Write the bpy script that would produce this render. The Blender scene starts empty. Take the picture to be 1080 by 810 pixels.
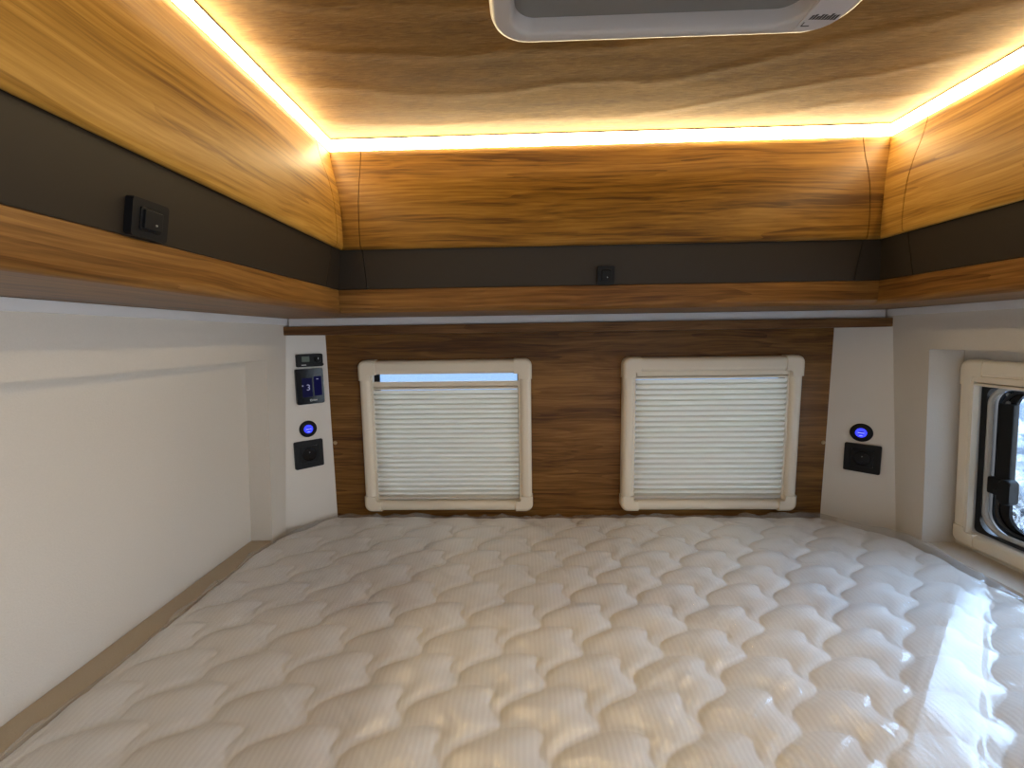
import bpy, bmesh, math, random
import numpy as np
from mathutils import Vector, Matrix

# ------------------------------------------------------------------ basics
# Coordinates are metres; x across the van, y towards its rear wall, z up.
# E lifts the eye-level based heights used below onto the van floor (z = 0).
E = 1.47
COL = bpy.context.scene.collection
SC = bpy.context.scene
random.seed(4)
RNG = np.random.default_rng(7)

def tag(o, label, cat, group=None, kind=None):
    o['label'] = label
    o['category'] = cat
    if group: o['group'] = group
    if kind: o['kind'] = kind
    return o

def thing(name, label, cat, mat=None, loc=None, group=None, kind=None):
    o = bpy.data.objects.new(name, None)
    COL.objects.link(o)
    o.empty_display_size = .05
    if mat is not None: o.matrix_world = mat
    elif loc is not None: o.matrix_world = Matrix.Translation((loc[0], loc[1], loc[2] + E))
    return tag(o, label, cat, group, kind)

def link(name, bm, mat, parent=None, local=False, smooth=35, origin=None):
    """bm is in eye-based world coordinates (or in the parent's local frame if local)."""
    me = bpy.data.meshes.new(name)
    bmesh.ops.recalc_face_normals(bm, faces=bm.faces)
    if not local:
        bmesh.ops.translate(bm, verts=bm.verts, vec=(0, 0, E))
    bm.to_mesh(me); bm.free()
    o = bpy.data.objects.new(name, me)
    COL.objects.link(o)
    me.materials.append(mat)
    if smooth:
        me.shade_smooth()
        me.set_sharp_from_angle(angle=math.radians(smooth))
        wm = o.modifiers.new('weighted', 'WEIGHTED_NORMAL'); wm.keep_sharp = True
    if parent is not None:
        o.parent = parent
        if not local:
            me.transform(parent.matrix_world.inverted())
    elif not local:
        co = np.empty(len(me.vertices) * 3); me.vertices.foreach_get('co', co); co = co.reshape(-1, 3)
        c = Vector(((co[:, 0].min() + co[:, 0].max()) / 2, (co[:, 1].min() + co[:, 1].max()) / 2, co[:, 2].min()))
        me.transform(Matrix.Translation(-c)); o.location = c
    return o

def bm_new(): return bmesh.new()

def hexa(bm, p):
    v = [bm.verts.new(q) for q in p]
    for f in ((0, 3, 2, 1), (4, 5, 6, 7), (0, 1, 5, 4), (1, 2, 6, 5), (2, 3, 7, 6), (3, 0, 4, 7)):
        bm.faces.new([v[i] for i in f])
    return v

def box(bm, x0, x1, y0, y1, z0, z1, bev=0, seg=2):
    v = hexa(bm, [(x0, y0, z0), (x1, y0, z0), (x1, y1, z0), (x0, y1, z0), (x0, y0, z1), (x1, y0, z1), (x1, y1, z1), (x0, y1, z1)])
    if bev:
        es = {e for q in v for e in q.link_edges}
        bmesh.ops.bevel(bm, geom=list(es), offset=bev, segments=seg, affect='EDGES', profile=.5)
    return bm

def prism(bm, poly, a, b, axis='w', bev=0, seg=3):
    """extrude a closed 2D polygon (u,v) from w=a to w=b"""
    n = len(poly)
    lo = [bm.verts.new((u, v, a)) for u, v in poly]
    hi = [bm.verts.new((u, v, b)) for u, v in poly]
    bm.faces.new(lo[::-1]); top = bm.faces.new(hi)
    for i in range(n):
        j = (i + 1) % n
        bm.faces.new((lo[i], lo[j], hi[j], hi[i]))
    if bev:
        bmesh.ops.bevel(bm, geom=list(top.edges), offset=bev, segments=seg, affect='EDGES', profile=.5)
    return bm

def rrect(x0, x1, y0, y1, r, n=6):
    pts = []
    for cx, cy, a0 in ((x1 - r, y1 - r, 0), (x0 + r, y1 - r, 90), (x0 + r, y0 + r, 180), (x1 - r, y0 + r, 270)):
        for i in range(n + 1):
            a = math.radians(a0 + 90 * i / n)
            pts.append((cx + r * math.cos(a), cy + r * math.sin(a)))
    return pts

def ring(bm, outer, inner, a, b):
    """flat ring between two outlines with equal vertex counts, thickness a..b"""
    n = len(outer)
    V = [[bm.verts.new((u, v, w)) for u, v in pl] for w in (a, b) for pl in (outer, inner)]
    for i in range(n):
        j = (i + 1) % n
        bm.faces.new((V[2][i], V[2][j], V[3][j], V[3][i]))
        bm.faces.new((V[0][j], V[0][i], V[1][i], V[1][j]))
        bm.faces.new((V[0][i], V[0][j], V[2][j], V[2][i]))
        bm.faces.new((V[1][j], V[1][i], V[3][i], V[3][j]))
    return bm

def lathe(bm, prof, n=32, c=(0, 0)):
    """profile (r, w) turned round the local w axis"""
    rows = []
    for r, w in prof:
        if r < 1e-6: rows.append([bm.verts.new((c[0], c[1], w))])
        else: rows.append([bm.verts.new((c[0] + r * math.cos(2 * math.pi * i / n), c[1] + r * math.sin(2 * math.pi * i / n), w)) for i in range(n)])
    for A, B in zip(rows, rows[1:]):
        for i in range(n):
            j = (i + 1) % n
            if len(A) == 1 and len(B) == 1: continue
            if len(A) == 1: bm.faces.new((A[0], B[i], B[j]))
            elif len(B) == 1: bm.faces.new((A[i], A[j], B[0]))
            else: bm.faces.new((A[i], A[j], B[j], B[i]))
    return bm

def tube(bm, path, r, n=8, closed=False):
    P = [Vector(p) for p in path]
    m = len(P); rows = []
    for i, p in enumerate(P):
        if closed: t = P[(i + 1) % m] - P[i - 1]
        else: t = P[min(i + 1, m - 1)] - P[max(i - 1, 0)]
        t.normalize()
        up = Vector((0, 0, 1)) if abs(t.z) < .9 else Vector((1, 0, 0))
        a = t.cross(up).normalized(); b = t.cross(a)
        rows.append([bm.verts.new(p + r * (math.cos(2 * math.pi * k / n) * a + math.sin(2 * math.pi * k / n) * b)) for k in range(n)])
    for i in range(m if closed else m - 1):
        A, B = rows[i], rows[(i + 1) % m]
        for k in range(n):
            l = (k + 1) % n
            bm.faces.new((A[k], A[l], B[l], B[k]))
    if not closed:
        bm.faces.new(rows[0]); bm.faces.new(rows[-1][::-1])
    return bm

def frame_matrix(o, u, w):
    """local x=u, y=world up-ish (w x u), z=w (towards the room)"""
    u = Vector(u).normalized(); w = Vector(w).normalized(); v = w.cross(u)
    M = Matrix((u, v, w)).transposed().to_4x4()
    return Matrix.Translation((o[0], o[1], o[2] + E)) @ M

# ------------------------------------------------------------------ materials
class NT:
    def __init__(s, name):
        s.m = bpy.data.materials.new(name); s.m.use_nodes = True
        s.t = s.m.node_tree; s.t.nodes.clear()
        s.out = s.n('ShaderNodeOutputMaterial')
    def n(s, typ, **kw):
        nd = s.t.nodes.new(typ)
        for k, v in kw.items():
            if k in ('ins',):
                for kk, vv in v.items(): s.set(nd, kk, vv)
            else: setattr(nd, k, v)
        return nd
    def set(s, nd, key, v):
        sock = nd.inputs[key]
        if isinstance(v, bpy.types.NodeSocket): s.t.links.new(v, sock)
        else:
            if isinstance(v, (tuple, list)) and len(v) == 3 and sock.type == 'RGBA': v = (*v, 1)
            sock.default_value = v
    def coords(s, scale=(1, 1, 1), rot=(0, 0, 0)):
        tc = s.n('ShaderNodeTexCoord')
        mp = s.n('ShaderNodeMapping', ins={'Vector': tc.outputs['Object'], 'Scale': scale, 'Rotation': rot})
        return mp.outputs['Vector']
    def noise(s, vec, scale, detail=3, rough=.55, dist=0):
        nd = s.n('ShaderNodeTexNoise', ins={'Vector': vec, 'Scale': scale, 'Detail': detail, 'Roughness': rough, 'Distortion': dist})
        return nd.outputs['Fac']
    def ramp(s, fac, stops):
        nd = s.n('ShaderNodeValToRGB', ins={'Fac': fac})
        el = nd.color_ramp.elements
        while len(el) < len(stops): el.new(.5)
        for e, (p, c) in zip(el, stops):
            e.position = p; e.color = (*c, 1) if len(c) == 3 else c
        return nd.outputs['Color']
    def mix(s, fac, a, b, mode='MIX'):
        nd = s.n('ShaderNodeMix', data_type='RGBA', blend_type=mode)
        s.set(nd, 0, fac); s.set(nd, 6, a); s.set(nd, 7, b)
        return nd.outputs[2]
    def math(s, op, a, b=0.0):
        nd = s.n('ShaderNodeMath', operation=op); s.set(nd, 0, a); s.set(nd, 1, b)
        return nd.outputs[0]
    def bump(s, h, strength, dist=.002):
        return s.n('ShaderNodeBump', ins={'Height': h, 'Strength': strength, 'Distance': dist}).outputs['Normal']
    def bsdf(s, color, rough=.5, **kw):
        b = s.n('ShaderNodeBsdfPrincipled', ins={'Base Color': color, 'Roughness': rough})
        for k, v in kw.items(): s.set(b, k.replace('_', ' '), v)
        return b.outputs[0]
    def done(s, sh):
        s.t.links.new(sh, s.out.inputs['Surface']); return s.m

def srgb(r, g, b):
    f = lambda c: (c / 12.92 if c <= .04045 else ((c + .055) / 1.055) ** 2.4)
    return tuple(f(x / 255) for x in (r, g, b))

def plain(name, col, rough=.5, bump=None, **kw):
    t = NT(name)
    c = t.noise(t.coords(), 14, 3)
    colr = t.mix(t.math('MULTIPLY', c, .25), col, tuple(x * .82 for x in col))
    if bump:
        kw['Normal'] = t.bump(t.noise(t.coords(), bump[0], 3), bump[1], .001)
    return t.done(t.bsdf(colr, rough, **kw))

def wood(name, axis, dark, mid, light, rough=.52, coat=.03, warp=.35, seed=0.0):
    """oak laminate: fine pores plus broad cathedral figure running along one axis"""
    t = NT(name)
    s_fine = [170.0] * 3; s_fine[axis] = 5.0
    s_mid = [26.0] * 3; s_mid[axis] = 1.3
    s_big = [7.0] * 3; s_big[axis] = .55
    tc = t.n('ShaderNodeTexCoord').outputs['Object']
    wv = t.n('ShaderNodeTexNoise', ins={'Vector': t.n('ShaderNodeMapping', ins={'Vector': tc, 'Scale': [2.2 if i == axis else 7 for i in range(3)], 'Location': (seed, seed * 2, seed)}).outputs[0], 'Scale': 1.0, 'Detail': 2}).outputs['Color']
    wc = t.n('ShaderNodeVectorMath', operation='SUBTRACT'); t.set(wc, 0, wv); t.set(wc, 1, (.5, .5, .5))
    sc = t.n('ShaderNodeVectorMath', operation='SCALE'); t.set(sc, 0, wc.outputs[0]); t.set(sc, 3, warp * .12)
    ad = t.n('ShaderNodeVectorMath', operation='ADD'); t.set(ad, 0, tc); t.set(ad, 1, sc.outputs[0])
    def m(scale): return t.n('ShaderNodeMapping', ins={'Vector': ad.outputs[0], 'Scale': scale, 'Location': (seed, seed, seed)}).outputs[0]
    big = t.noise(m(s_big), 1, 2, .5)
    rings = t.math('FRACT', t.math('MULTIPLY', t.noise(m([x * .55 for x in s_mid]), 1, 2, .45), 7.0))
    mid_ = t.noise(m(s_mid), 1, 5, .6)
    fine = t.noise(m(s_fine), 1, 3, .6)
    f = t.math('ADD', t.math('MULTIPLY', mid_, .50), t.math('MULTIPLY', big, .35))
    f = t.math('ADD', f, t.math('MULTIPLY', rings, .10))
    f = t.math('ADD', f, t.math('MULTIPLY', t.math('SUBTRACT', fine, .5), .60))
    col = t.ramp(f, [(.30, dark), (.47, mid), (.66, light)])
    return t.done(t.bsdf(col, rough, Coat_Weight=coat, Coat_Roughness=.25, Specular_IOR_Level=.2, Normal=t.bump(fine, .12, .0006)))

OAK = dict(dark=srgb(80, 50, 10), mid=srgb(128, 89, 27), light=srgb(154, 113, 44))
OAK_SIDE_LIT = dict(dark=srgb(112, 75, 24), mid=srgb(160, 117, 47), light=srgb(184, 140, 66))  # same oak lightened: stronger light on the side cupboards put into the colour
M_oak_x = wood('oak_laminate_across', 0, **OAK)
M_oak_y = wood('oak_laminate_lengthwise_lit', 1, seed=3.1, **OAK_SIDE_LIT)
WAL = dict(dark=srgb(74, 44, 16), mid=srgb(112, 75, 32), light=srgb(140, 100, 50))
M_wal_x = wood('brown_oak_across', 0, seed=5.7, rough=.42, coat=.10, **WAL)
M_wal_y = wood('brown_oak_lengthwise', 1, seed=8.2, rough=.42, coat=.10, **WAL)
M_trim = wood('dark_oak_trim', 0, srgb(80, 52, 27), srgb(114, 79, 45), srgb(138, 101, 62), seed=2.2)

def ceiling_mat():
    t = NT('ceiling_vinyl')
    tc = t.n('ShaderNodeTexCoord').outputs['Object']
    v = t.n('ShaderNodeMapping', ins={'Vector': tc, 'Scale': (2.4, 9.0, 1)}).outputs[0]
    big = t.noise(v, 1.1, 6, .62, 1.1)
    fine = t.noise(t.n('ShaderNodeMapping', ins={'Vector': tc, 'Scale': (40, 190, 40)}).outputs[0], 1, 3, .6, .6)
    f = t.math('ADD', t.math('MULTIPLY', big, .6), t.math('MULTIPLY', fine, .4))
    col = t.ramp(f, [(.33, srgb(100, 71, 34)), (.5, srgb(126, 92, 45)), (.66, srgb(144, 109, 58))])
    # wide curved scuffs and emboss that catch the raking strip light
    w = t.n('ShaderNodeTexWave', wave_type='RINGS', rings_direction='Z', ins={'Vector': t.n('ShaderNodeMapping', ins={'Vector': tc, 'Scale': (1, 1.5, 1), 'Location': (.25, -.2, 0)}).outputs[0], 'Scale': 1.9, 'Distortion': 4.2, 'Detail': 4, 'Detail Scale': 1.2}).outputs['Fac']
    h = t.math('ADD', t.math('MULTIPLY', t.math('POWER', w, 5), .8), t.math('ADD', t.math('MULTIPLY', fine, .40), t.math('MULTIPLY', big, .25)))
    return t.done(t.bsdf(col, .6, Specular_IOR_Level=.15, Normal=t.bump(h, .45, .002)))
M_ceil = ceiling_mat()

def fabric(name, col, scale=900, strength=.35, rough=.95):
    t = NT(name)
    v = t.coords()
    n1 = t.noise(v, scale * .35, 4, .65)
    n2 = t.noise(v, 5, 3)
    c = t.mix(t.math('MULTIPLY', n1, .5), col, tuple(x * .78 for x in col))
    c = t.mix(t.math('MULTIPLY', n2, .2), c, tuple(x * .86 for x in col))
    return t.done(t.bsdf(c, rough, Normal=t.bump(n1, strength, .0015), Sheen_Weight=.1))
M_wall = fabric('wall_fleece', srgb(206, 198, 187))
M_ledge = fabric('ledge_carpet', srgb(186, 170, 146))
M_panel = plain('white_board', srgb(208, 202, 194), .55)
M_strip = plain('white_cover_strip', srgb(214, 212, 212), .4)
M_grey = plain('taupe_grey_lacquer', srgb(46, 38, 28), .5, Specular_IOR_Level=.3)
M_black = plain('black_plastic', (.005, .005, .006), .55, Specular_IOR_Level=.25)
M_blackg = plain('black_gloss', (.004, .004, .006), .12, Specular_IOR_Level=.2)
M_rubber = plain('black_rubber', (.008, .009, .011), .5)
M_cream = plain('cream_plastic', srgb(222, 210, 190), .38)
M_hatch = plain('white_hatch_plastic', srgb(196, 190, 184), .35)
M_hblind = plain('grey_hatch_blind', srgb(132, 128, 122), .8)
M_seal = plain('pale_grey_seal', srgb(168, 166, 162), .85, Specular_IOR_Level=.1)
M_alu = plain('aluminium', srgb(150, 148, 144), .35, Metallic=.8)
M_brass = plain('brass_cap', srgb(190, 168, 130), .35, Metallic=.4)
M_floor = wood('floor_vinyl', 1, srgb(96, 84, 72), srgb(124, 110, 95), srgb(146, 132, 116), seed=1.0)
M_base = plain('bed_base_board', srgb(190, 182, 170), .6)
M_label = plain('white_label', srgb(205, 203, 203), .5)
M_ink = plain('label_ink', srgb(52, 48, 48), .6)
M_pin = plain('socket_contact', srgb(190, 190, 186), .3, Metallic=.7)

def emit(name, col, s):
    t = NT(name)
    return t.done(t.n('ShaderNodeEmission', ins={'Color': col, 'Strength': s}).outputs[0])
LED_S = 34.0
LOBE = 6.0
M_led = emit('warm_led_diffuser', (1.0, .80, .46), LED_S)
M_blue = emit('blue_usb_light', (.04, .05, 1.0), 1.6)
M_bluew = emit('pale_blue_usb_mark', (.30, .34, 1.0), 1.5)
M_scr = emit('dim_violet_screen', (.007, .007, .026), 1.0)
M_scr2 = emit('dim_blue_tile', (.005, .005, .030), 1.0)
M_scr3 = emit('screen_marks', (.22, .22, .34), 1.0)
M_lcd = emit('dim_green_lcd', (.05, .06, .052), 1.0)

def pleat_mat():
    t = NT('pleated_blind_cloth')
    col = t.mix(t.noise(t.coords(), 300, 2), srgb(246, 238, 224), srgb(238, 230, 216))
    d = t.bsdf(col, .85)
    tr = t.n('ShaderNodeBsdfTranslucent', ins={'Color': (*srgb(205, 208, 205), 1)}).outputs[0]
    mx = t.n('ShaderNodeMixShader', ins={0: .024, 1: d, 2: tr})
    return t.done(mx.outputs[0])
M_pleat = pleat_mat()

def glass_mat(name, frost):
    t = NT(name)
    tc = t.n('ShaderNodeTexCoord').outputs['Object']
    streak = t.noise(t.n('ShaderNodeMapping', ins={'Vector': tc, 'Scale': (38, 38, 9)}).outputs[0], 1, 4, .6, 1.5)
    drops = t.n('ShaderNodeTexVoronoi', ins={'Vector': tc, 'Scale': 130.0}).outputs['Distance']
    f = t.math('ADD', t.ramp_f(streak, .42, .62), t.math('MULTIPLY', t.math('LESS_THAN', drops, .22), .35)) if frost else .08
    clear = t.n('ShaderNodeBsdfTransparent', ins={'Color': (.93, .97, .99, 1)}).outputs[0]
    milk = t.n('ShaderNodeBsdfTranslucent', ins={'Color': (.80, .86, .92, 1)}).outputs[0]
    a = t.n('ShaderNodeMixShader', ins={0: t.math('MULTIPLY', f, .35) if frost else f, 1: clear, 2: milk}).outputs[0]
    gl = t.n('ShaderNodeBsdfGlossy', ins={'Color': (1, 1, 1, 1), 'Roughness': .04}).outputs[0]
    fr = t.n('ShaderNodeFresnel', ins={'IOR': 1.45}).outputs[0]
    return t.done(t.n('ShaderNodeMixShader', ins={0: fr, 1: a, 2: gl}).outputs[0])
def _ramp_f(s, v, a, b):
    nd = s.n('ShaderNodeMapRange', ins={'Value': v, 'From Min': a, 'From Max': b})
    nd.clamp = True
    return nd.outputs[0]
NT.ramp_f = _ramp_f
M_glass = glass_mat('tinted_window_acrylic', False)
M_frost = glass_mat('wet_window_acrylic', True)

def mattress_mat():
    t = NT('quilted_knit')
    tc = t.n('ShaderNodeTexCoord').outputs['Object']
    wob = t.noise(t.n('ShaderNodeMapping', ins={'Vector': tc, 'Scale': (9, 5, 5)}).outputs[0], 1, 2)
    sx = t.n('ShaderNodeSeparateXYZ', ins={0: tc})
    ph = t.math('ADD', t.math('MULTIPLY', sx.outputs[0], 2 * math.pi / .0092), t.math('MULTIPLY', wob, 9))
    rib = t.math('SINE', ph)
    kn = t.noise(tc, 700, 2)
    col = t.mix(t.math('MULTIPLY', t.math('ADD', rib, 1), .5), srgb(217, 212, 207), srgb(223, 219, 214))
    return t.done(t.bsdf(col, .9, Normal=t.bump(t.math('ADD', rib, t.math('MULTIPLY', kn, .6)), .11, .0008), Sheen_Weight=.15))
M_matt = mattress_mat()

def film_mat():
    t = NT('clear_polythene')
    tc = t.n('ShaderNodeTexCoord').outputs['Object']
    w1 = t.noise(t.n('ShaderNodeMapping', ins={'Vector': tc, 'Scale': (34, 14, 16), 'Rotation': (0, 0, .7)}).outputs[0], 1, 4, .6, 1.2)
    nrm = t.bump(w1, .25, .005)
    clear = t.n('ShaderNodeBsdfTransparent', ins={'Color': (.985, .985, .985, 1)}).outputs[0]
    haze = t.n('ShaderNodeBsdfDiffuse', ins={'Color': (.75, .76, .77, 1)}).outputs[0]
    a = t.n('ShaderNodeMixShader', ins={0: .16, 1: clear, 2: haze}).outputs[0]
    gl = t.n('ShaderNodeBsdfGlossy', ins={'Color': (1, 1, 1, 1), 'Roughness': .21, 'Normal': nrm}).outputs[0]
    lw = t.n('ShaderNodeLayerWeight', ins={'Blend': .5}).outputs['Facing']
    fr = t.math('ADD', t.math('MULTIPLY', t.math('POWER', lw, 5.0), .34), .055)
    return t.done(t.n('ShaderNodeMixShader', ins={0: fr, 1: a, 2: gl}).outputs[0])
M_film = film_mat()

# ------------------------------------------------------------------ the van shell
YB = -1.60                                  # unseen front partition, added to cut light from behind the viewer
DY0, DY1 = -1.52, -.22                      # unseen sliding door opening in the right-hand wall, added to let daylight in
def xl(z): return -.712 + .047 * (z - .018)      # left wall leans outwards towards the floor
def xr(z): return 1.043 - .052 * (z - .015)      # right wall likewise

def slab(bm, fx, side, d0, d1, y0, y1, z0, z1):
    """block following a leaning side wall, d0..d1 behind its face"""
    P = []
    for z in (z0, z1):
        a, b = fx(z) + side * d0, fx(z) + side * d1
        P += [(a, y0, z), (b, y0, z), (b, y1, z), (a, y1, z)]
    return hexa(bm, P)

REC_L, REC_R = .063, .088
FZ = -E                                      # floor level
bm = bm_new()
slab(bm, xl, -1, 0, .10, YB, 1.40, -.052, .47)
slab(bm, xl, -1, 0, .10, 1.152, 1.40, FZ, -.052)
slab(bm, xl, -1, REC_L, .10, YB, 1.152, -.59, -.052)
slab(bm, xl, -1, 0, .10, YB, 1.152, FZ, -.59)
w = link('wall_left', bm, M_wall, smooth=0)
tag(w, 'beige fleece side wall with a long shallow recess beside the bed', 'wall', kind='structure')

WY0, WY1, WZ0, WZ1 = .27, 1.087, -.520, -.100       # opening of the side window
bm = bm_new()
slab(bm, xr, 1, 0, .14, DY1, 1.40, -.045, .47)
slab(bm, xr, 1, 0, .14, 1.124, 1.40, FZ, -.045)
slab(bm, xr, 1, 0, .14, DY1, 1.124, FZ, -.568)
slab(bm, xr, 1, 0, .14, YB, DY0, FZ, .47); slab(bm, xr, 1, 0, .14, DY0, DY1, .42, .47)
slab(bm, xr, 1, REC_R, .14, WY1, 1.124, -.568, -.045)
slab(bm, xr, 1, REC_R, .14, DY1 + .04, WY0, -.568, -.045); slab(bm, xr, 1, 0, .14, DY1, DY1 + .04, -.568, -.045)
slab(bm, xr, 1, REC_R, .14, WY0, WY1, WZ1, -.045)
slab(bm, xr, 1, REC_R, .14, WY0, WY1, -.568, WZ0)
w = link('wall_right', bm, M_wall, smooth=0)
tag(w, 'beige side wall with the deep recess round the side window', 'wall', kind='structure')

bm = box(bm_new(), -.85, 1.25, YB - .03, YB, FZ, .47)
tag(link('unseen_wall_front', bm, M_wall, smooth=0), 'unseen beige partition at the front end, added to block frontal light', 'wall', kind='structure')

# rear wall of brown oak with two window openings
BL = dict(x0=-.523, z0=-.556, W=.545, H=.492)
BR = dict(x0=.302, z0=-.556, W=.548, H=.492)
bm = bm_new()
op = []
for b in (BL, BR): op.append((b['x0'] + .035, b['x0'] + b['W'] - .035, b['z0'] + .03, b['z0'] + b['H'] - .03))
xs0, xs1 = -.80, 1.12
y0, y1 = 1.33, 1.37
zb, zt = op[0][2], op[0][3]
box(bm, xs0, xs1, y0, y1, FZ, zb); box(bm, xs0, xs1, y0, y1, zt, .47)
for a, b in ((xs0, op[0][0]), (op[0][1], op[1][0]), (op[1][1], xs1)): box(bm, a, b, y0, y1, zb, zt)
w = link('wall_rear', bm, M_wal_x, smooth=0)
tag(w, 'brown oak board rear wall behind the two blinds', 'wall', kind='structure')

# angled white corner panels (they follow the lean of the side walls)
def corner_panel(side, xin, name, label):
    bm = bm_new(); P = []
    for z in (-.62, .016):
        xo = (xl(z) if side < 0 else xr(z))
        d = abs(xo - xin)
        xi = xin + (0.004 if z < -.3 else 0) * -side
        P += [(xi, 1.33, z), (xo, 1.33 - d, z), (xo, 1.345, z), (xi, 1.345, z)]
    hexa(bm, P)
    w = link(name, bm, M_panel, smooth=0)
    return tag(w, label, 'wall panel', kind='structure')
corner_panel(-1, -.631, 'wall_rear_left', 'white angled corner panel carrying the two displays')
corner_panel(1, .948, 'wall_rear_right', 'white angled corner panel without displays by the side window')

# trims: dark oak pelmet, white cover strips
bm = box(bm_new(), -.712, 1.046, 1.236, 1.33, .0155, .041, .002)
tag(link('trim_1', bm, M_trim), 'dark oak pelmet board above the two rear blinds', 'trim', kind='structure')
bm = box(bm_new(), -.70, 1.03, 1.246, 1.33, .0415, .0645, .002)
tag(link('trim_2', bm, M_strip), 'white cover strip between rear cupboard and dark pelmet', 'trim', kind='structure')
bm = bm_new(); slab(bm, xl, 1, -.004, .008, YB, 1.246, .046, .064)
tag(link('trim_3', bm, M_strip), 'white cover strip along the top of the fleece wall with the recess', 'trim', kind='structure')
bm = bm_new(); slab(bm, xr, -1, -.004, .008, DY1, 1.246, .046, .064)
tag(link('trim_4', bm, M_strip), 'white cover strip along the top of the wall above the side window', 'trim', kind='structure')

# ceiling with the hatch opening, floor
ZC = .466
HX0, HX1, HY0, HY1 = -.043, .468, .19, .705
bm = bm_new()
for a in ((-.82, HX0 + .03, YB, 1.40), (HX1 - .05, 1.2, YB, 1.40), (HX0 + .03, HX1 - .05, YB, HY0 + .03), (HX0 + .03, HX1 - .05, HY1 - .02, 1.40)):
    box(bm, *a, ZC, ZC + .04)
bmesh.ops.remove_doubles(bm, verts=bm.verts, dist=1e-5)
tag(link('ceiling', bm, M_ceil, smooth=0), 'tan wood-look vinyl ceiling above the bed', 'ceiling', kind='structure')
bm = box(bm_new(), -.90, 1.25, YB, 1.40, FZ - .04, FZ)
tag(link('floor', bm, M_floor, smooth=0), 'van floor beneath the bed', 'floor', kind='structure')

# ------------------------------------------------------------------ overhead cupboards
FXL, FXR, FYR = -.45, .83, 1.03
def P_left(t, b, z): return (FXL + b, t, z)
def P_rear(t, b, z): return (t, FYR - b, z)
def P_right(t, b, z): return (FXR - b, t, z)

def catmull(pts, n=5):
    out = []
    for i in range(len(pts) - 1):
        p0 = pts[max(i - 1, 0)]; p1 = pts[i]; p2 = pts[i + 1]; p3 = pts[min(i + 2, len(pts) - 1)]
        for k in range(n):
            t = k / n
            out.append(tuple(.5 * (2 * p1[j] + (p2[j] - p0[j]) * t + (2 * p0[j] - 5 * p1[j] + 4 * p2[j] - p3[j]) * t * t + (3 * p1[j] - p0[j] - 3 * p2[j] + p3[j]) * t ** 3) for j in range(2)))
    out.append(pts[-1])
    return out

def sheet(curve, th):
    """closed (b,z) section of a curved board: outer face = curve, th thick, rounded lower edge"""
    n = len(curve); inner = []
    for i, (b, z) in enumerate(curve):
        a = curve[max(i - 1, 0)]; c = curve[min(i + 1, n - 1)]
        tx, tz = c[0] - a[0], c[1] - a[1]; l = math.hypot(tx, tz)
        inner.append((b + tz / l * th, z - tx / l * th))
    b, z = curve[-1]; bi, zi = inner[-1]
    cx, cz, r = (b + bi) / 2, (z + zi) / 2, th / 2
    a0 = math.atan2(z - cz, b - cx)
    arc = [(cx + r * math.cos(a0 - k * math.pi / 8), cz + r * math.sin(a0 - k * math.pi / 8)) for k in range(1, 8)]
    return curve + arc + inner[::-1]

DOOR = catmull([(-.003, .4392), (.0005, .420), (.007, .394), (.018, .360), (.027, .320), (.031, .280), (.032, .245), (.031, .222), (.029, .214)])
S_DOOR = sheet(DOOR, .014)
FASC = [(.019, .222), (.014, .19), (.006, .15), (.0, .1235)]
S_FASC = sheet(FASC, .010)
LIP = [(-.02, .1215), (-.002, .1215), (.001, .1195), (.001, .080)] + [(.001 - .014 * (1 - math.cos(a)), .080 - .015 * math.sin(a)) for a in np.linspace(.2, math.pi / 2, 7)]

def sweep(P, sec, t0, t1, m0=0, m1=0):
    """sweep a section along t; m0/m1 mitre the ends (t shifts with b)"""
    bm = bm_new()
    A = [bm.verts.new(P(t0 + m0 * b, b, z)) for b, z in sec]
    B = [bm.verts.new(P(t1 + m1 * b, b, z)) for b, z in sec]
    n = len(sec)
    for i in range(n):
        j = (i + 1) % n
        bm.faces.new((A[i], A[j], B[j], B[i]))
    bm.faces.new(A[::-1]); bm.faces.new(B)
    return bm

def cupboard(label, P, t0, t1, m0, m1, joints, depth, oak, brown):
    """joints: (door start, door end); m0, m1: mitre of each end, None = square end"""
    g = .0009
    mid = P((t0 + t1) / 2, -.1, .066)
    root = thing('overhead_cupboard', label, 'cupboard', loc=mid)
    lip = LIP + [(-depth, .065), (-depth, .1215)]
    e0, e1 = (t0 + .0012 if m0 else t0), (t1 - .0012 if m0 else t1 + .284)   # the side units run through, the rear one butts between them
    link('bottom_board', sweep(P, lip, e0, e1), brown, root)
    carc = [(-.03, .44), (-.03, .30), (-.012, .27), (-.012, .1225), (-depth, .1225), (-depth, .44)]
    link('carcass', sweep(P, carc, e0, e1), M_grey, root)
    a, b = joints
    link('door', sweep(P, S_DOOR, a + g, b - g), oak, root)
    link('fascia_panel', sweep(P, S_FASC, a + g, b - g), M_grey, root)
    if m0 is not None:
        link('filler_panel', sweep(P, S_DOOR, t0, a - g, m0, 0), oak, root)
        link('fascia_filler', sweep(P, S_FASC, t0, a - g, m0, 0), M_grey, root)
    if m1 is not None:
        link('filler_panel', sweep(P, S_DOOR, b + g, t1, 0, m1), oak, root)
        link('fascia_filler', sweep(P, S_FASC, b + g, t1, 0, m1), M_grey, root)
    return root

YS, YS_R = -.50, -.20
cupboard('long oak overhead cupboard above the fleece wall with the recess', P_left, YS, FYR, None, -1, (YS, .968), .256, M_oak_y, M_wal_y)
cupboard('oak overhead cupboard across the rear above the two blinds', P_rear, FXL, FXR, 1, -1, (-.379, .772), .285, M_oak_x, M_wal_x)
cupboard('oak overhead cupboard on the side of the open window', P_right, YS_R, FYR, None, -1, (YS_R, .945), .205, M_oak_y, M_wal_y)

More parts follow.
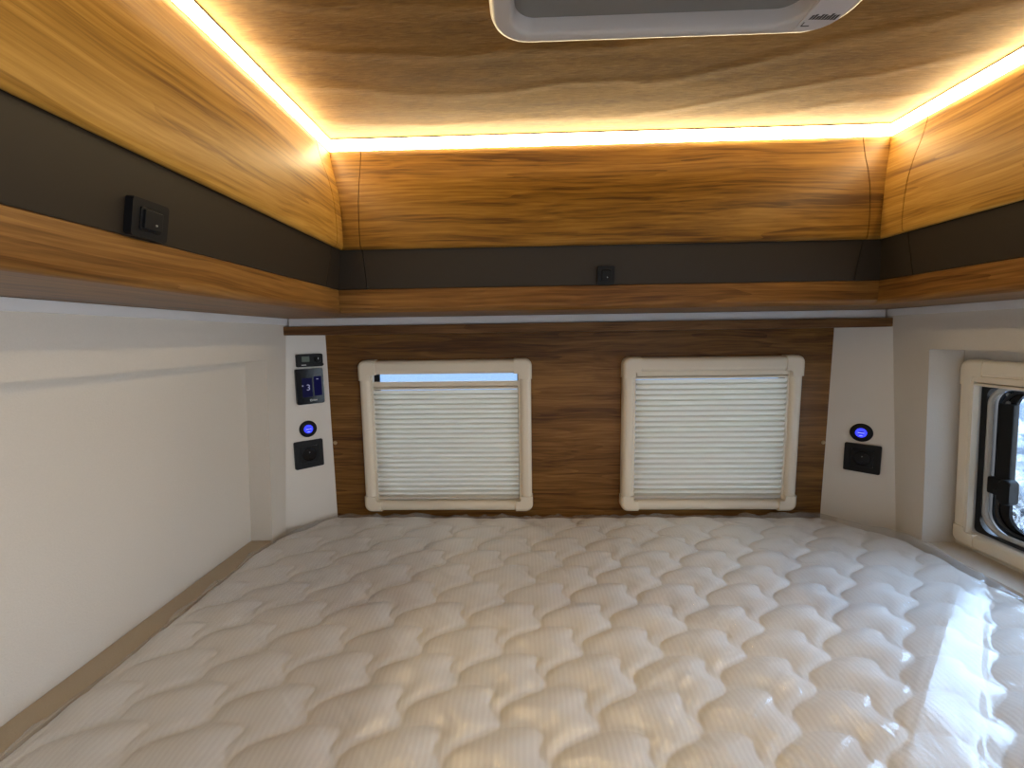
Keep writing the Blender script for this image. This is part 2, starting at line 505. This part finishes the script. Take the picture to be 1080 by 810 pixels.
# led strips along the ceiling edge
S_LED = [(.002, ZC - .0008), (.0012, .4396), (-.0012, .4396), (-.0012, ZC - .0008)]
S_BACK = [(-.0014, ZC - .0008), (-.0014, .4398), (-.022, .4398), (-.022, ZC - .0008)]
S_CH = [(.0035, ZC - .0004), (.0035, ZC - .0022), (.0021, ZC - .0022), (.0021, ZC - .0004)]
for nm, P, t0, t1, m0, m1 in (('along the ceiling edge above the cupboard over the fleece wall', P_left, YS, FYR, 0, -1),
                              ('across the rear ceiling edge above the rear cupboard', P_rear, FXL, FXR, 1, -1),
                              ('along the ceiling edge above the cupboard on the window side', P_right, YS_R, FYR, 0, -1)):
    r = thing('led_strip', 'glowing warm white led strip ' + nm, 'strip light', loc=P((t0 + t1) / 2, 0, .44), group='led strips round the ceiling edge')
    link('diffuser', sweep(P, S_LED, t0, t1, m0, m1), M_led, r, smooth=0)
    link('channel', sweep(P, S_BACK, t0, t1, m0, m1), M_alu, r, smooth=0)
    link('channel_edge', sweep(P, S_CH, t0, t1, m0, m1), M_black, r, smooth=0)

# ------------------------------------------------------------------ blinds
def blind(label, M, W, H, gap=0.0, pleats=23, full=True, sw=.037, th=.046, bh=.033, D=.030):
    """framed pleated blind; local u right, v up, w into the room; origin lower left at the wall"""
    r = thing('window_blind', label, 'window blind', mat=M, group='cream framed pleated blinds')
    def rail(name, x0, x1, y0, y1, d=D, vertical=True):
        b = bm_new(); box(b, x0, x1, y0, y1, 0, d)
        es = [e for e in b.edges if all(abs(v.co.z - d) < 1e-6 for v in e.verts) and (abs(e.verts[0].co.x - e.verts[1].co.x) < 1e-6) == vertical and (abs(e.verts[0].co.y - e.verts[1].co.y) < 1e-6) != vertical]
        bmesh.ops.bevel(b, geom=es, offset=D * .45, segments=6, affect='EDGES', profile=.5)
        link(name, b, M_cream, r, local=True)
    cw, ch = .055, .05
    e = .0025
    rail('side_rail', e, sw, ch, H - ch - .014); rail('side_rail', W - sw, W - e, ch, H - ch - .014)
    rail('top_rail', cw, W - cw, H - th, H - e, vertical=False); rail('bottom_rail', cw, W - cw, e, bh, vertical=False)
    # corner pieces: rounded along their outer edge only
    def corner(fx, fy, hh, vv):
        R, DD, rr = .024, D + .003, .011
        prof = [(0, 0)] + [(rr * (1 - math.cos(a)), DD - rr + rr * math.sin(a)) for a in np.linspace(0, math.pi / 2, 7)]
        b = bm_new(); rows = []
        m = lambda x, y, z: ((W - x) if fx else x, (H - y) if fy else y, z)
        for d, z in prof:
            q = R - d
            pl = [(d, vv)] + [(R - q * math.cos(a), R - q * math.sin(a)) for a in np.linspace(0, math.pi / 2, 9)] + [(cw, d)]
            rows.append([b.verts.new(m(x, y, z)) for x, y in pl])
        for A, B_ in zip(rows, rows[1:]):
            for k in range(len(A) - 1): b.faces.new((A[k], A[k + 1], B_[k + 1], B_[k]))
        ri = .007; sx = sw + .0012
        inn = [(cw, hh)] + [(sx + ri - ri * math.sin(a), hh + ri - ri * math.cos(a)) for a in np.linspace(0, math.pi / 2, 5)] + [(sx, vv)]
        hi = [b.verts.new(m(x, y, DD)) for x, y in inn]; lo = [b.verts.new(m(x, y, 0)) for x, y in inn]
        b.faces.new(rows[-1] + hi)
        for k in range(len(hi) - 1): b.faces.new((hi[k], hi[k + 1], lo[k + 1], lo[k]))
        b.faces.new([rw[-1] for rw in rows] + [hi[0], lo[0]])
        b.faces.new([rw[0] for rw in rows][::-1] + [lo[-1], hi[-1]])
        link('corner_piece', b, M_cream, r, local=True, smooth=40)
    for fx in (0, 1):
        corner(fx, 0, bh + .001, ch); corner(fx, 1, th + .001, ch + .014)
    # inner channels, pull bar and pleats
    zt = H - th - gap
    link('guide_channel', box(bm_new(), sw - .001, sw + .006, bh, H - th, .003, .018), M_cream, r, local=True)
    link('guide_channel', box(bm_new(), W - sw - .006, W - sw + .001, bh, H - th, .003, .018), M_cream, r, local=True)
    x0, x1 = sw + .0065, W - sw - .0065
    b = bm_new(); box(b, x0, x1, zt - .016, zt, .004, .020, .003); box(b, x0, x1, zt - .0255, zt - .0185, .005, .017, .002); box(b, x0, x1, zt - .024, zt - .002, .003, .006)
    link('pull_bar', b, M_cream, r, local=True)
    if full:
        top, bot = zt - .027, bh - .002
        b = bm_new(); V = []; stp = (bot - top) / pleats
        for i in range(pleats):
            for q, zz in ((0, .0185), (.60, .0135), (.80, .0030), (.93, .0120)):
                y = top + stp * (i + q)
                V.append((b.verts.new((x0 + .0005, y, zz)), b.verts.new((x1 - .0005, y, zz))))
        for A, B_ in zip(V, V[1:]): b.faces.new((A[0], A[1], B_[1], B_[0]))
        bmesh.ops.solidify(b, geom=list(b.faces), thickness=.0006)
        link('pleated_cloth', b, M_pleat, r, local=True, smooth=20)
    else:
        b = bm_new()
        for k in range(5): box(b, x0, x1, zt - .0005 + .0035 * k, zt + .0028 + .0035 * k, .005, .016, .0008)
        link('pleated_cloth', b, M_pleat, r, local=True)
    return r

blind('cream framed pleated blind with a bright gap along its top', frame_matrix((BL['x0'], 1.33, BL['z0']), (1, 0, 0), (0, -1, 0)), BL['W'], BL['H'], gap=.024)
blind('cream framed pleated blind on the rear wall, fully closed', frame_matrix((BR['x0'], 1.33, BR['z0']), (1, 0, 0), (0, -1, 0)), BR['W'], BR['H'], gap=-.0012)

# rear windows: outer frame with black border and acrylic pane
for n_, b in ((1, BL), (2, BR)):
    r = thing('window_%d' % n_, 'rear window behind the cream blind %s' % ('with the bright gap' if n_ == 1 else 'that is fully closed'), 'window',
              mat=frame_matrix((b['x0'], 1.345, b['z0']), (1, 0, 0), (0, -1, 0)), kind='structure')
    W, H = b['W'], b['H']
    o = rrect(.034, W - .034, .031, H - .031, .004); i_ = rrect(.052, W - .046, .060, H - .034, .003)
    link('pane_border', ring(bm_new(), o, i_, -.012, -.004), M_rubber, r, local=True)
    link('pane', prism(bm_new(), rrect(.036, W - .036, .033, H - .033, .004), -.022, -.0135), M_glass, r, local=True)

# side window: opened blind on a hinged acrylic window
lean = Vector((.052, 0, -1)).normalized()
wn = Vector((-1, 0, -.041)).normalized()          # towards the room
def side_frame(y, z, off):
    x = xr(z) + REC_R - off
    u = Vector((0, -1, 0)); v = -lean
    M = Matrix((u, v, u.cross(v))).transposed().to_4x4()
    return Matrix.Translation((x, y, z + E)) @ M
SW, SH = .88, .488
blind('cream framed blind at the side window, drawn fully open', side_frame(1.1185, -.557, 0), SW, SH, gap=0.0, full=False, sw=.032, th=.040, bh=.038, D=.017)
r = thing('window_3', 'side window over the bed with black rim and wet acrylic pane', 'window', mat=side_frame(1.1185, -.557, -.004), kind='structure')
def lk(n, b, m): return link(n, b, m, r, local=True)
x0, x1, z0, z1 = .033, SW - .033, .040, SH - .056
lk('window_frame', ring(bm_new(), rrect(x0, x1, z0, z1, .010), rrect(x0 + .012, x1 - .012, z0 + .008, z1 - .008, .03), -.046, -.004), M_rubber)
path = [(u, v, -.012) for u, v in rrect(x0 + .0150, x1 - .0150, z0 + .013, z1 - .010, .050, 10)]
lk('seal', tube(bm_new(), path, .0065, 8, True), M_seal)
lk('pane_rim', ring(bm_new(), rrect(x0 + .018, x1 - .018, z0 + .012, z1 - .012, .048, 8), rrect(x0 + .056, x1 - .056, z0 + .030, z1 - .020, .040, 8), -.034, -.026), M_blackg)
path = [(u, v, -.024) for u, v in rrect(x0 + .030, x1 - .030, z0 + .022, z1 - .018, .05, 10)]
lk('gasket', tube(bm_new(), path, .004, 8, True), M_rubber)
lk('pane', prism(bm_new(), rrect(x0 + .030, x1 - .030, z0 + .016, z1 - .014, .05, 8), -.046, -.038), M_frost)
for su in (0, 1):
    def fu(a, b): return (a, b) if not su else (SW - b, SW - a)
    a, b_ = fu(x0 + .030, x0 + .062)
    lk('stay_arm', box(bm_new(), a, b_, z0 + .150, z1 - .052, -.030, -.014, .003), M_black)
    a, b_ = fu(x0 + .022, x0 + .058)
    bb = box(bm_new(), a, b_, z0 + .112, z0 + .155, -.028, -.004, .004)
    lh = lk('latch', bb, M_black)
    bb = bm_new(); a, b_ = fu(x0 + .056, x0 + .082)
    prism(bb, rrect(a, b_, z0 + .098, z0 + .160, .011, 5), -.016, .006, bev=.004)
    a, b_ = fu(x0 + .044, x0 + .070); box(bb, a, b_, z0 + .118, z0 + .132, -.012, .004, .003)
    hb = link('latch_handle', bb, M_black, lh, local=True)
    for dz in (.030, .050):
        c = fu(x0 + .040, x0 + .040)[0]
        lk('screw', lathe(bm_new(), [(0, -.0225), (.004, -.0225), (.005, -.025), (.005, -.0265), (0, -.0265)], 14, (c, z1 - dz)), M_alu)

# ------------------------------------------------------------------ roof hatch
hc = ((HX0 + HX1) / 2, (HY0 + HY1) / 2)
M = Matrix.Translation((HX0, HY1, ZC + E)) @ Matrix(((1, 0, 0, 0), (0, -1, 0, 0), (0, 0, -1, 0), (0, 0, 0, 1)))
r = thing('roof_hatch', 'white framed roof hatch with grey blind in the ceiling', 'roof hatch', mat=M)
W, H = HX1 - HX0, HY1 - HY0                      # local x right, y towards the viewer, z down
b = bm_new()
out0 = rrect(0, W, 0, H, .055, 10)
secs = [(0, .0), (0, .010), (.003, .016), (.008, .018), (.022, .0165), (.027, .012), (.030, -.004)]
rows = []
for d, zz in secs:
    if d < .02: rr = rrect(d, W - d, d, H - d, .055 - d, 10)
    else: rr = rrect(d + .004, W - d - .038, d - .006, H - d, .045 - d * .5, 10)
    rows.append([b.verts.new((u, v, zz)) for u, v in rr])
for A, B_ in zip(rows, rows[1:]):
    for i in range(len(A)):
        j = (i + 1) % len(A); b.faces.new((A[i], A[j], B_[j], B_[i]))
link('hatch_frame', b, M_hatch, r, local=True, smooth=50)
b = prism(bm_new(), rrect(.028, W - .062, .018, H - .024, .03, 8), -.012, -.004)
link('hatch_blind', b, M_hblind, r, local=True)
b = prism(bm_new(), [(W - .0625, .012), (W - .036, .0115), (W - .026, .016), (W - .0175, .0235), (W - .013, .032), (W - .012, .075), (W - .0625, .075)][::-1], .0155, .0186)
lab = link('label', b, M_label, r, local=True)
b = bm_new()
for k in range(9):                                # mirror-written maker's line, then the small tick below it
    x = W - .056 + k * .0044; hgt = .0085 + .002 * math.sin(k * 2.3)
    prism(b, [(x, .034 - k * .0003), (x + .0033, .0345 - k * .0003), (x + .0046, .034 + hgt), (x + .0013, .0335 + hgt)], .0186, .0189)
prism(b, [(W - .0590, .022), (W - .0575, .022), (W - .0575, .029), (W - .0590, .029)], .0186, .0189)
prism(b, [(W - .0590, .0205), (W - .047, .0205), (W - .047, .0222), (W - .0590, .0222)], .0186, .0189)
link('lettering', b, M_ink, lab, local=True, smooth=0)

# ------------------------------------------------------------------ sockets, chargers, displays
S2 = 2 ** -.5
def on_left(s, z): return frame_matrix((-.631 - s * S2, 1.33 - s * S2, z), (S2, S2, 0), (S2, -S2, 0))
def on_right(s, z): return frame_matrix((.948 + s * S2, 1.33 - s * S2, z), (S2, -S2, 0), (-S2, -S2, 0))

def socket(label, M, W, H, holes=True, group='black wall sockets'):
    """origin at the centre of the plate"""
    r = thing('wall_socket' if holes else 'switch_plate', label, 'socket' if holes else 'switch', mat=M, group=group)
    a, b_ = W / 2, H / 2
    link('plate', ring(bm_new(), rrect(-a, a, -b_, b_, .004, 4), rrect(-a * .62, a * .62, -b_ * .62, b_ * .62, .003, 4), 0, .009), M_black, r, local=True)
    b = bm_new(); q = .60
    prism(b, rrect(-a * q, a * q, -b_ * q, b_ * q, .003, 4), 0, .0105, bev=.0008, seg=2)
    ins = link('insert', b, M_black, r, local=True)
    if holes:
        link('well', lathe(bm_new(), [(min(a, b_) * .50, .0106), (min(a, b_) * .47, .0118), (min(a, b_) * .44, .0106), (min(a, b_) * .42, .0108), (0, .0108)], 28), M_blackg, ins, local=True)
        for dx, dy in ((0, .006), (.0, -.0085)):
            link('contact', lathe(bm_new(), [(.0018, .0106), (.0018, .0125), (.001, .0133), (0, .0135)], 10, (dx, dy)), M_pin if dy > 0 else M_black, ins, local=True)
    else:
        link('rocker', box(bm_new(), -a * .5, a * .5, -b_ * .5, b_ * .5, .0105, .0135, .001), M_black, ins, local=True)
        link('contact', lathe(bm_new(), [(.0012, .0135), (.0012, .0143), (0, .0145)], 10, (a * .12, -b_ * .2)), M_pin, ins, local=True)
    return r

socket('black double-square wall socket below the displays on the white corner panel', on_left(.0735, -.3545), .084, .086)
socket('wide black wall socket on the white corner panel beside the side window', on_right(.090, -.374), .086, .085)

def on_fascia(P_u, o, w):
    return frame_matrix(o, P_u, w)
# cupboard switches sit on the sloping grey fascia panels
socket('black switch plate on the grey fascia above the fleece wall', frame_matrix((FXL + .0053, .500, .1435), (0, 1, 0), (1, 0, -.19)), .048, .043, holes=False, group='small black switch plates on the grey fascias')
socket('small black switch plate on the rear grey fascia above the blinds', frame_matrix((.193, FYR - .0053, .1435), (1, 0, 0), (0, -1, -.19)), .039, .042, holes=False, group='small black switch plates on the grey fascias')

def usb(label, M, R):
    r = thing('usb_charger', label, 'usb charger', mat=M, group='round usb chargers with blue light')
    link('bezel', lathe(bm_new(), [(R, 0), (R, .004), (R - .003, .007), (R * .62, .0085), (R * .60, .006), (0, .006)], 40), M_black, r, local=True)
    link('blue_light', lathe(bm_new(), [(R * .50, .006), (R * .50, .0078), (R * .44, .0086), (0, .0086)], 32), M_blue, r, local=True)['label'] = 'glowing blue centre'
    b = bm_new()
    for yy in (-.0048, .0022): box(b, -.0065, .0065, yy, yy + .0026, .0086, .0092, .0002, 1)
    link('port', b, M_black, r, local=True)
    b = bm_new()
    box(b, -.0075, .0075, -.0008, .0008, .0086, .0089); box(b, -.004, .004, -.0088, -.0074, .0086, .0089)
    link('light_mark', b, M_bluew, r, local=True)
usb('round black usb charger glowing blue, below the displays', on_left(.0710, -.275), .026)
usb('round black usb charger glowing blue, on the panel beside the side window', on_right(.0835, -.2975), .0275)

# heater control with small lcd and knob
r = thing('heater_control', 'small black control unit with grey lcd above the touch screen', 'control panel', mat=on_left(.0545, -.0615))
link('housing', prism(bm_new(), rrect(-.0385, .0385, -.0195, .0195, .004, 4), 0, .012, bev=.0015), M_black, r, local=True)
link('lcd', prism(bm_new(), rrect(-.024, -.002, -.004, .0125, .0015, 3), .012, .0125), M_lcd, r, local=True)['label'] = 'dim grey lcd window'
link('knob', lathe(bm_new(), [(.0085, .012), (.0085, .018), (.0075, .0195), (0, .0195)], 26, (.0215, .001)), M_black, r, local=True)
link('knob_mark', box(bm_new(), .0208, .0222, .003, .0085, .0195, .0199), M_pin, r, local=True)
link('lettering', box(bm_new(), -.026, -.012, -.0145, -.0125, .0119, .0122), M_pin, r, local=True)
link('button', lathe(bm_new(), [(.0035, .0), (.0035, .010), (0, .011)], 14, (.0375, -.0135)), M_black, r, local=True)

# touch screen
r = thing('touch_screen', 'black touch screen panel with dim violet display', 'display', mat=on_left(.0585, -.1415))
link('housing', prism(bm_new(), rrect(-.0405, .0405, -.0550, .0550, .005, 5), 0, .011, bev=.0015), M_blackg, r, local=True)
sc = link('screen', prism(bm_new(), rrect(-.0235, .0060, -.0330, .0260, .001, 2), .011, .0113), M_scr, r, local=True)
sc['label'] = 'dim violet display area'
link('screen_tile', prism(bm_new(), rrect(.0110, .0340, -.0305, .0300, .001, 2), .011, .0113), M_scr2, sc, local=True)
cu = bpy.data.curves.new('digit', 'FONT'); cu.body = '3'; cu.size = .026; cu.align_x = 'CENTER'; cu.align_y = 'CENTER'
tmp = bpy.data.objects.new('digit', cu); COL.objects.link(tmp)
bpy.context.view_layer.update()
me = bpy.data.meshes.new_from_object(tmp.evaluated_get(bpy.context.evaluated_depsgraph_get()))
bpy.data.objects.remove(tmp)
me.transform(Matrix.Translation((-.0060, -.0040, .0116)))
b = bm_new(); b.from_mesh(me)
link('screen_digit', b, M_scr3, sc, local=True, smooth=0)
link('screen_dot', box(bm_new(), -.0240, -.0205, .0010, .0045, .0114, .0116), M_scr3, sc, local=True, smooth=0)
link('screen_icon', box(bm_new(), .0185, .0250, .0205, .0225, .0114, .0116), M_scr3, sc, local=True, smooth=0)
cu = bpy.data.curves.new('logo', 'FONT'); cu.body = 'e'; cu.size = .012
b = bm_new()
lathe(b, [(.0022, .0112), (.0036, .0112), (.0036, .0114), (.0022, .0114), (.0022, .0112)], 18, (.0005, -.0435))
for k in range(4): prism(b, [(.0058 + k * .0032, -.0458), (.0080 + k * .0032, -.0458), (.0086 + k * .0032, -.0412), (.0064 + k * .0032, -.0412)], .0111, .0114)
link('logo', b, M_alu, r, local=True, smooth=0)

# small screw caps on the oak board beside the blinds
for x, z, lb in ((-.620, -.333, 'tiny pale screw cap on the oak wall beside the panel with displays'), (.938, -.342, 'tiny pale screw cap on the oak wall beside the panel without displays')):
    b = lathe(bm_new(), [(.0062, 0), (.0062, .002), (.005, .0042), (.0025, .0052), (0, .0055)], 18)
    o = link('screw_cap', b, M_brass, None, local=True)
    o.matrix_world = frame_matrix((x, 1.33, z), (1, 0, 0), (0, -1, 0))
    tag(o, lb, 'screw cap', 'screw caps on the oak wall')

# ------------------------------------------------------------------ bed
MT, MB = -.567, -.720                          # mattress top and bottom
YF, YRr = -.06, 1.318
bm = bm_new()
box(bm, -.70, 1.03, YF + .03, 1.30, FZ, MB - .03)
r = thing('bed_base', 'bed base carrying the mattress between the side walls', 'bed base', loc=(.16, .6, FZ))
link('plinth', bm, M_base, r, smooth=0)
bm = bm_new()
pts = [(-.732, YF - .01), (1.062, YF - .01), (1.056, 1.195), (.945, 1.318), (-.635, 1.318), (-.725, 1.215)]
prism(bm, pts, MB - .03, MB - .0005)
link('slat_board', bm, M_base, r, smooth=0)
# beige carpeted ledge in the recess of the fleece wall
bm = bm_new()
slab(bm, xl, -1, .004, REC_L - .001, YB + .02, 1.15, -.5898, -.578)
tag(link('trim_5', bm, M_ledge, smooth=0), 'beige carpeted ledge at the foot of the fleece wall recess', 'trim', kind='structure')

def edges_at(y):
    """left and right border of the mattress at depth y (rear corners are cut off)"""
    l = np.where(y < 1.15, -.735 - .014 * np.clip((1.14 - y) / .04, 0, 1), -.735 + (y - 1.15) * .66)
    rgt = np.where(y < 1.15, 1.066, 1.066 - (y - 1.15) * .85)
    return l, rgt

def vnoise(x, y, seed, n=64):
    """smooth periodic value noise for arrays"""
    g = np.random.default_rng(seed).random((n, n))
    xi = np.floor(x).astype(int); yi = np.floor(y).astype(int)
    fx = x - xi; fy = y - yi
    fx = fx * fx * (3 - 2 * fx); fy = fy * fy * (3 - 2 * fy)
    a = g[xi % n, yi % n]; b = g[(xi + 1) % n, yi % n]; c = g[xi % n, (yi + 1) % n]; d = g[(xi + 1) % n, (yi + 1) % n]
    return (a * (1 - fx) + b * fx) * (1 - fy) + (c * (1 - fx) + d * fx) * fy - .5

def quilt(X, Y):
    """ogee quilting: stepped diagonal seams joined by shorter cross seams"""
    PX, PY, x0, y0 = .149, .0755, .241, .711
    wx = X + .010 * vnoise(X * 5, Y * 5, 3); wy = Y + .010 * vnoise(X * 5 + 9, Y * 5, 4)
    ph = (wy - y0) / PY
    st = x0 + .954 * (wy - y0) - .0122 * (np.sin(2 * math.pi * (ph - .3)) + .951)
    u = (wx - st) / PX
    fu = u - np.floor(u)
    v = ph + .80 * fu - .08 - .29 * np.sin(math.pi * fu)
    g1 = np.abs(np.sin(math.pi * fu)) ** .5
    g2 = np.abs(np.sin(math.pi * v)) ** .6
    return g1 * (.25 + .75 * g2)

def sheet_grid(nx, ny, inset, zfun, y0=YF, y1=YRr, out=0.0):
    ys = np.linspace(y0, y1, ny)
    l, rg = edges_at(ys)
    s = np.linspace(0, 1, nx)
    X = (l - out)[:, None] + s[None, :] * (rg - l + 2 * out)[:, None]
    Y = np.repeat(ys[:, None], nx, 1)
    d = np.minimum.reduce([X - (l - out)[:, None], (rg + out)[:, None] - X, Y - y0, y1 - Y])
    return X, Y, zfun(X, Y, d)

def round_off(d, r):
    q = np.clip(r - d, 0, r)
    return r - np.sqrt(np.maximum(r * r - q * q, 0))

def grid_mesh(name, X, Y, Z, mat, parent=None, skirt=None):
    ny, nx = X.shape
    verts = np.stack([X, Y, Z + E], -1).reshape(-1, 3)
    idx = np.arange(nx * ny).reshape(ny, nx)
    faces = np.stack([idx[:-1, :-1], idx[:-1, 1:], idx[1:, 1:], idx[1:, :-1]], -1).reshape(-1, 4)
    if skirt is not None:
        loop = np.concatenate([idx[0, :], idx[1:, -1], idx[-1, -2::-1], idx[-2:0, 0]])
        low = verts[loop].copy(); low[:, 2] = skirt + E
        base = len(verts); verts = np.concatenate([verts, low])
        k = len(loop); a = loop; b = np.roll(loop, -1); c = base + np.arange(k); d = np.roll(c, -1)
        faces = np.concatenate([faces, np.stack([b, a, c, d], -1)])
    me = bpy.data.meshes.new(name)
    me.from_pydata(verts.tolist(), [], faces.tolist())
    me.update(); me.materials.append(mat); me.shade_smooth()
    o = bpy.data.objects.new(name, me); COL.objects.link(o)
    if parent is not None:
        o.parent = parent; me.transform(parent.matrix_world.inverted())
    return o

def zmatt(X, Y, d):
    sag = .006 * vnoise(X * 2.2, Y * 2.2, 11)
    return MT - .013 + sag + .0125 * quilt(X, Y) * np.clip(d / .03, 0, 1) - round_off(d, .022)
r = thing('mattress', 'cream quilted mattress with wavy stitched pattern filling the bed', 'mattress', loc=(.16, .62, MB))
X, Y, Z = sheet_grid(540, 420, 0, zmatt)
grid_mesh('quilted_cover', X, Y, Z, M_matt, r, skirt=MB + .001)
b = bm_new()
ys = [YF + .004, .3, .7, 1.0, 1.13]
path = [(-.751 if y < 1.1 else -.738, y, MT - .028) for y in ys] + [(-.730, 1.158, MT - .028), (-.640, 1.297, MT - .028)]
path += [(x, 1.3165, MT - .028) for x in (-.60, -.2, .3, .7, .905)] + [(.935, 1.306, MT - .028), (1.060, 1.158, MT - .028)]
path += [(1.067, y, MT - .028) for y in (1.13, 1.0, .7, .3, YF + .004)]
tube(b, path, .0045, 8, True)
link('piping', b, M_matt, r)

def zfilm(X, Y, d):
    q = quilt(X, Y)
    q2 = q.copy()
    for _ in range(22):                          # the film spans the seams, so it only follows a softened quilt
        q2[1:-1, 1:-1] = np.maximum(q2[1:-1, 1:-1], .25 * (q2[:-2, 1:-1] + q2[2:, 1:-1] + q2[1:-1, :-2] + q2[1:-1, 2:]))
    z = MT - .0085 + .006 * vnoise(X * 2.2, Y * 2.2, 11) + .0125 * (.35 * q + .65 * q2) * np.clip(d / .03, 0, 1)
    a = X * .75 + Y * .66; c = -X * .66 + Y * .75
    ridge = 1 - np.abs(2 * vnoise(a * 26, c * 5.5, 21))
    z += .0056 * np.clip(ridge - .72, 0, 1) / .28 * (.3 + vnoise(X * 4, Y * 4, 22) + .3)
    ridge = 1 - np.abs(2 * vnoise(c * 30 + 5, a * 6, 23))
    z += .0042 * np.clip(ridge - .78, 0, 1) / .22 * np.clip(.2 + 2 * vnoise(X * 3, Y * 3, 24), 0, 1)
    # bunched folds along the rear edge and the cut corner beside the window
    m = np.clip(1 - np.minimum(d, YRr - Y) / .16, 0, 1) ** 1.5
    fold = 1 - np.abs(2 * vnoise(X * 17 + Y * 6, Y * 7, 25))
    z += .016 * m * np.clip(fold - .45, 0, 1)
    m2 = np.clip(1 - np.hypot((X - .93), (Y - 1.10)) / .34, 0, 1)
    z += .022 * m2 * (1 - np.abs(2 * vnoise((X - Y) * 9, (X + Y) * 2.5, 26)))
    # one broad flat pleat running diagonally towards the side window
    px, py = X - .475, Y - .50; ux, uy = .745, .667
    s = px * ux + py * uy; t_ = px * uy - py * ux
    wdt = .042 - .012 * np.clip(s / .7, 0, 1)
    k = np.clip((wdt - np.abs(t_ - .034)) / .010, 0, 1) * np.clip((s + .3) / .02, 0, 1) * np.clip((.70 - s) / .05, 0, 1)
    flat = MT + .0060 + .22 * np.clip(wdt - (t_ - .034), 0, .09) + .0030 * np.sin(s * 40) * vnoise(s * 8, t_ * 30, 27)
    z = z * (1 - k) + flat * k
    return z - round_off(d, .024)
X, Y, Z = sheet_grid(440, 340, 0, zfilm, y0=YF - .004, y1=YRr + .0035, out=.0035)
film = grid_mesh('plastic_cover', X, Y, Z, M_film, None, skirt=MB + .03)
tag(film, 'clear crinkled plastic film still wrapped over the mattress', 'plastic wrapping')

# ------------------------------------------------------------------ daylight
world = bpy.data.worlds.new('daylight'); SC.world = world; world.use_nodes = True
t = world.node_tree; t.nodes.clear()
tc = t.nodes.new('ShaderNodeTexCoord'); sep = t.nodes.new('ShaderNodeSeparateXYZ'); t.links.new(tc.outputs['Generated'], sep.inputs[0])
rp = t.nodes.new('ShaderNodeValToRGB'); mr = t.nodes.new('ShaderNodeMapRange')
mr.inputs['From Min'].default_value = -1; mr.inputs['From Max'].default_value = 1
t.links.new(sep.outputs['Z'], mr.inputs['Value']); t.links.new(mr.outputs[0], rp.inputs['Fac'])
el = rp.color_ramp.elements
for _ in range(2): el.new(.5)
for e_, (p, c) in zip(el, ((0, (.16, .17, .18)), (.36, (.26, .38, .58)), (.49, (.30, .50, .92)), (.66, (3.4, 4.3, 5.6)))):
    e_.position = p; e_.color = (*c, 1)
bg = t.nodes.new('ShaderNodeBackground'); t.links.new(rp.outputs['Color'], bg.inputs['Color']); bg.inputs['Strength'].default_value = 1.0
# added bright sky patch, shining in through the unseen sliding door opening
dp = t.nodes.new('ShaderNodeVectorMath'); dp.operation = 'DOT_PRODUCT'; t.links.new(tc.outputs['Generated'], dp.inputs[0])
dp.inputs[1].default_value = Vector((.92, -.34, .36)).normalized()
lob = t.nodes.new('ShaderNodeMapRange'); lob.interpolation_type = 'SMOOTHSTEP'
lob.inputs['From Min'].default_value = .55; lob.inputs['From Max'].default_value = .95; t.links.new(dp.outputs['Value'], lob.inputs['Value'])
lc = t.nodes.new('ShaderNodeMix'); lc.data_type = 'RGBA'; t.links.new(lob.outputs[0], lc.inputs[0])
t.links.new(rp.outputs['Color'], lc.inputs[6]); lc.inputs[7].default_value = (LOBE * .94, LOBE * .97, LOBE * 1.0, 1)
# added blue-white sky patch, high on the window side, brightens the mattress there
dp2 = t.nodes.new('ShaderNodeVectorMath'); dp2.operation = 'DOT_PRODUCT'; t.links.new(tc.outputs['Generated'], dp2.inputs[0])
dp2.inputs[1].default_value = Vector((.80, .25, .55)).normalized()
lo2 = t.nodes.new('ShaderNodeMapRange'); lo2.interpolation_type = 'SMOOTHSTEP'
lo2.inputs['From Min'].default_value = .75; lo2.inputs['From Max'].default_value = .95; t.links.new(dp2.outputs['Value'], lo2.inputs['Value'])
l2 = t.nodes.new('ShaderNodeMix'); l2.data_type = 'RGBA'; t.links.new(lo2.outputs[0], l2.inputs[0])
t.links.new(lc.outputs[2], l2.inputs[6]); l2.inputs[7].default_value = (8.2, 11.8, 17.2, 1)
t.links.new(l2.outputs[2], bg.inputs['Color'])
wo = t.nodes.new('ShaderNodeOutputWorld'); t.links.new(bg.outputs[0], wo.inputs['Surface'])

# ------------------------------------------------------------------ camera
f, pit, yaw, rol = 445.0, .1096, .0305, -.0141
fwd = Vector((-math.sin(yaw) * math.cos(pit), math.cos(yaw) * math.cos(pit), -math.sin(pit)))
rt = Vector((math.cos(yaw), math.sin(yaw), 0)); up = rt.cross(fwd)
r2 = math.cos(rol) * rt + math.sin(rol) * up; u2 = -math.sin(rol) * rt + math.cos(rol) * up
cam = bpy.data.cameras.new('camera'); co = bpy.data.objects.new('camera', cam); COL.objects.link(co)
co.matrix_world = Matrix.Translation((0, 0, E)) @ Matrix((r2, u2, -fwd)).transposed().to_4x4()
cam.sensor_fit = 'HORIZONTAL'; cam.sensor_width = 36; cam.lens = f / 1080 * 36; cam.clip_start = .01
SC.camera = co

vs = SC.view_settings
SC.display_settings.display_device = 'sRGB'
vs.view_transform = 'Standard'; vs.look = 'None'; vs.gamma = 1; vs.use_curve_mapping = False
vs.exposure = 0.15
SC.cycles.use_denoising = True
SC.cycles.max_bounces = 10; SC.cycles.diffuse_bounces = 6; SC.cycles.transparent_max_bounces = 16
SC.cycles.sample_clamp_indirect = 6
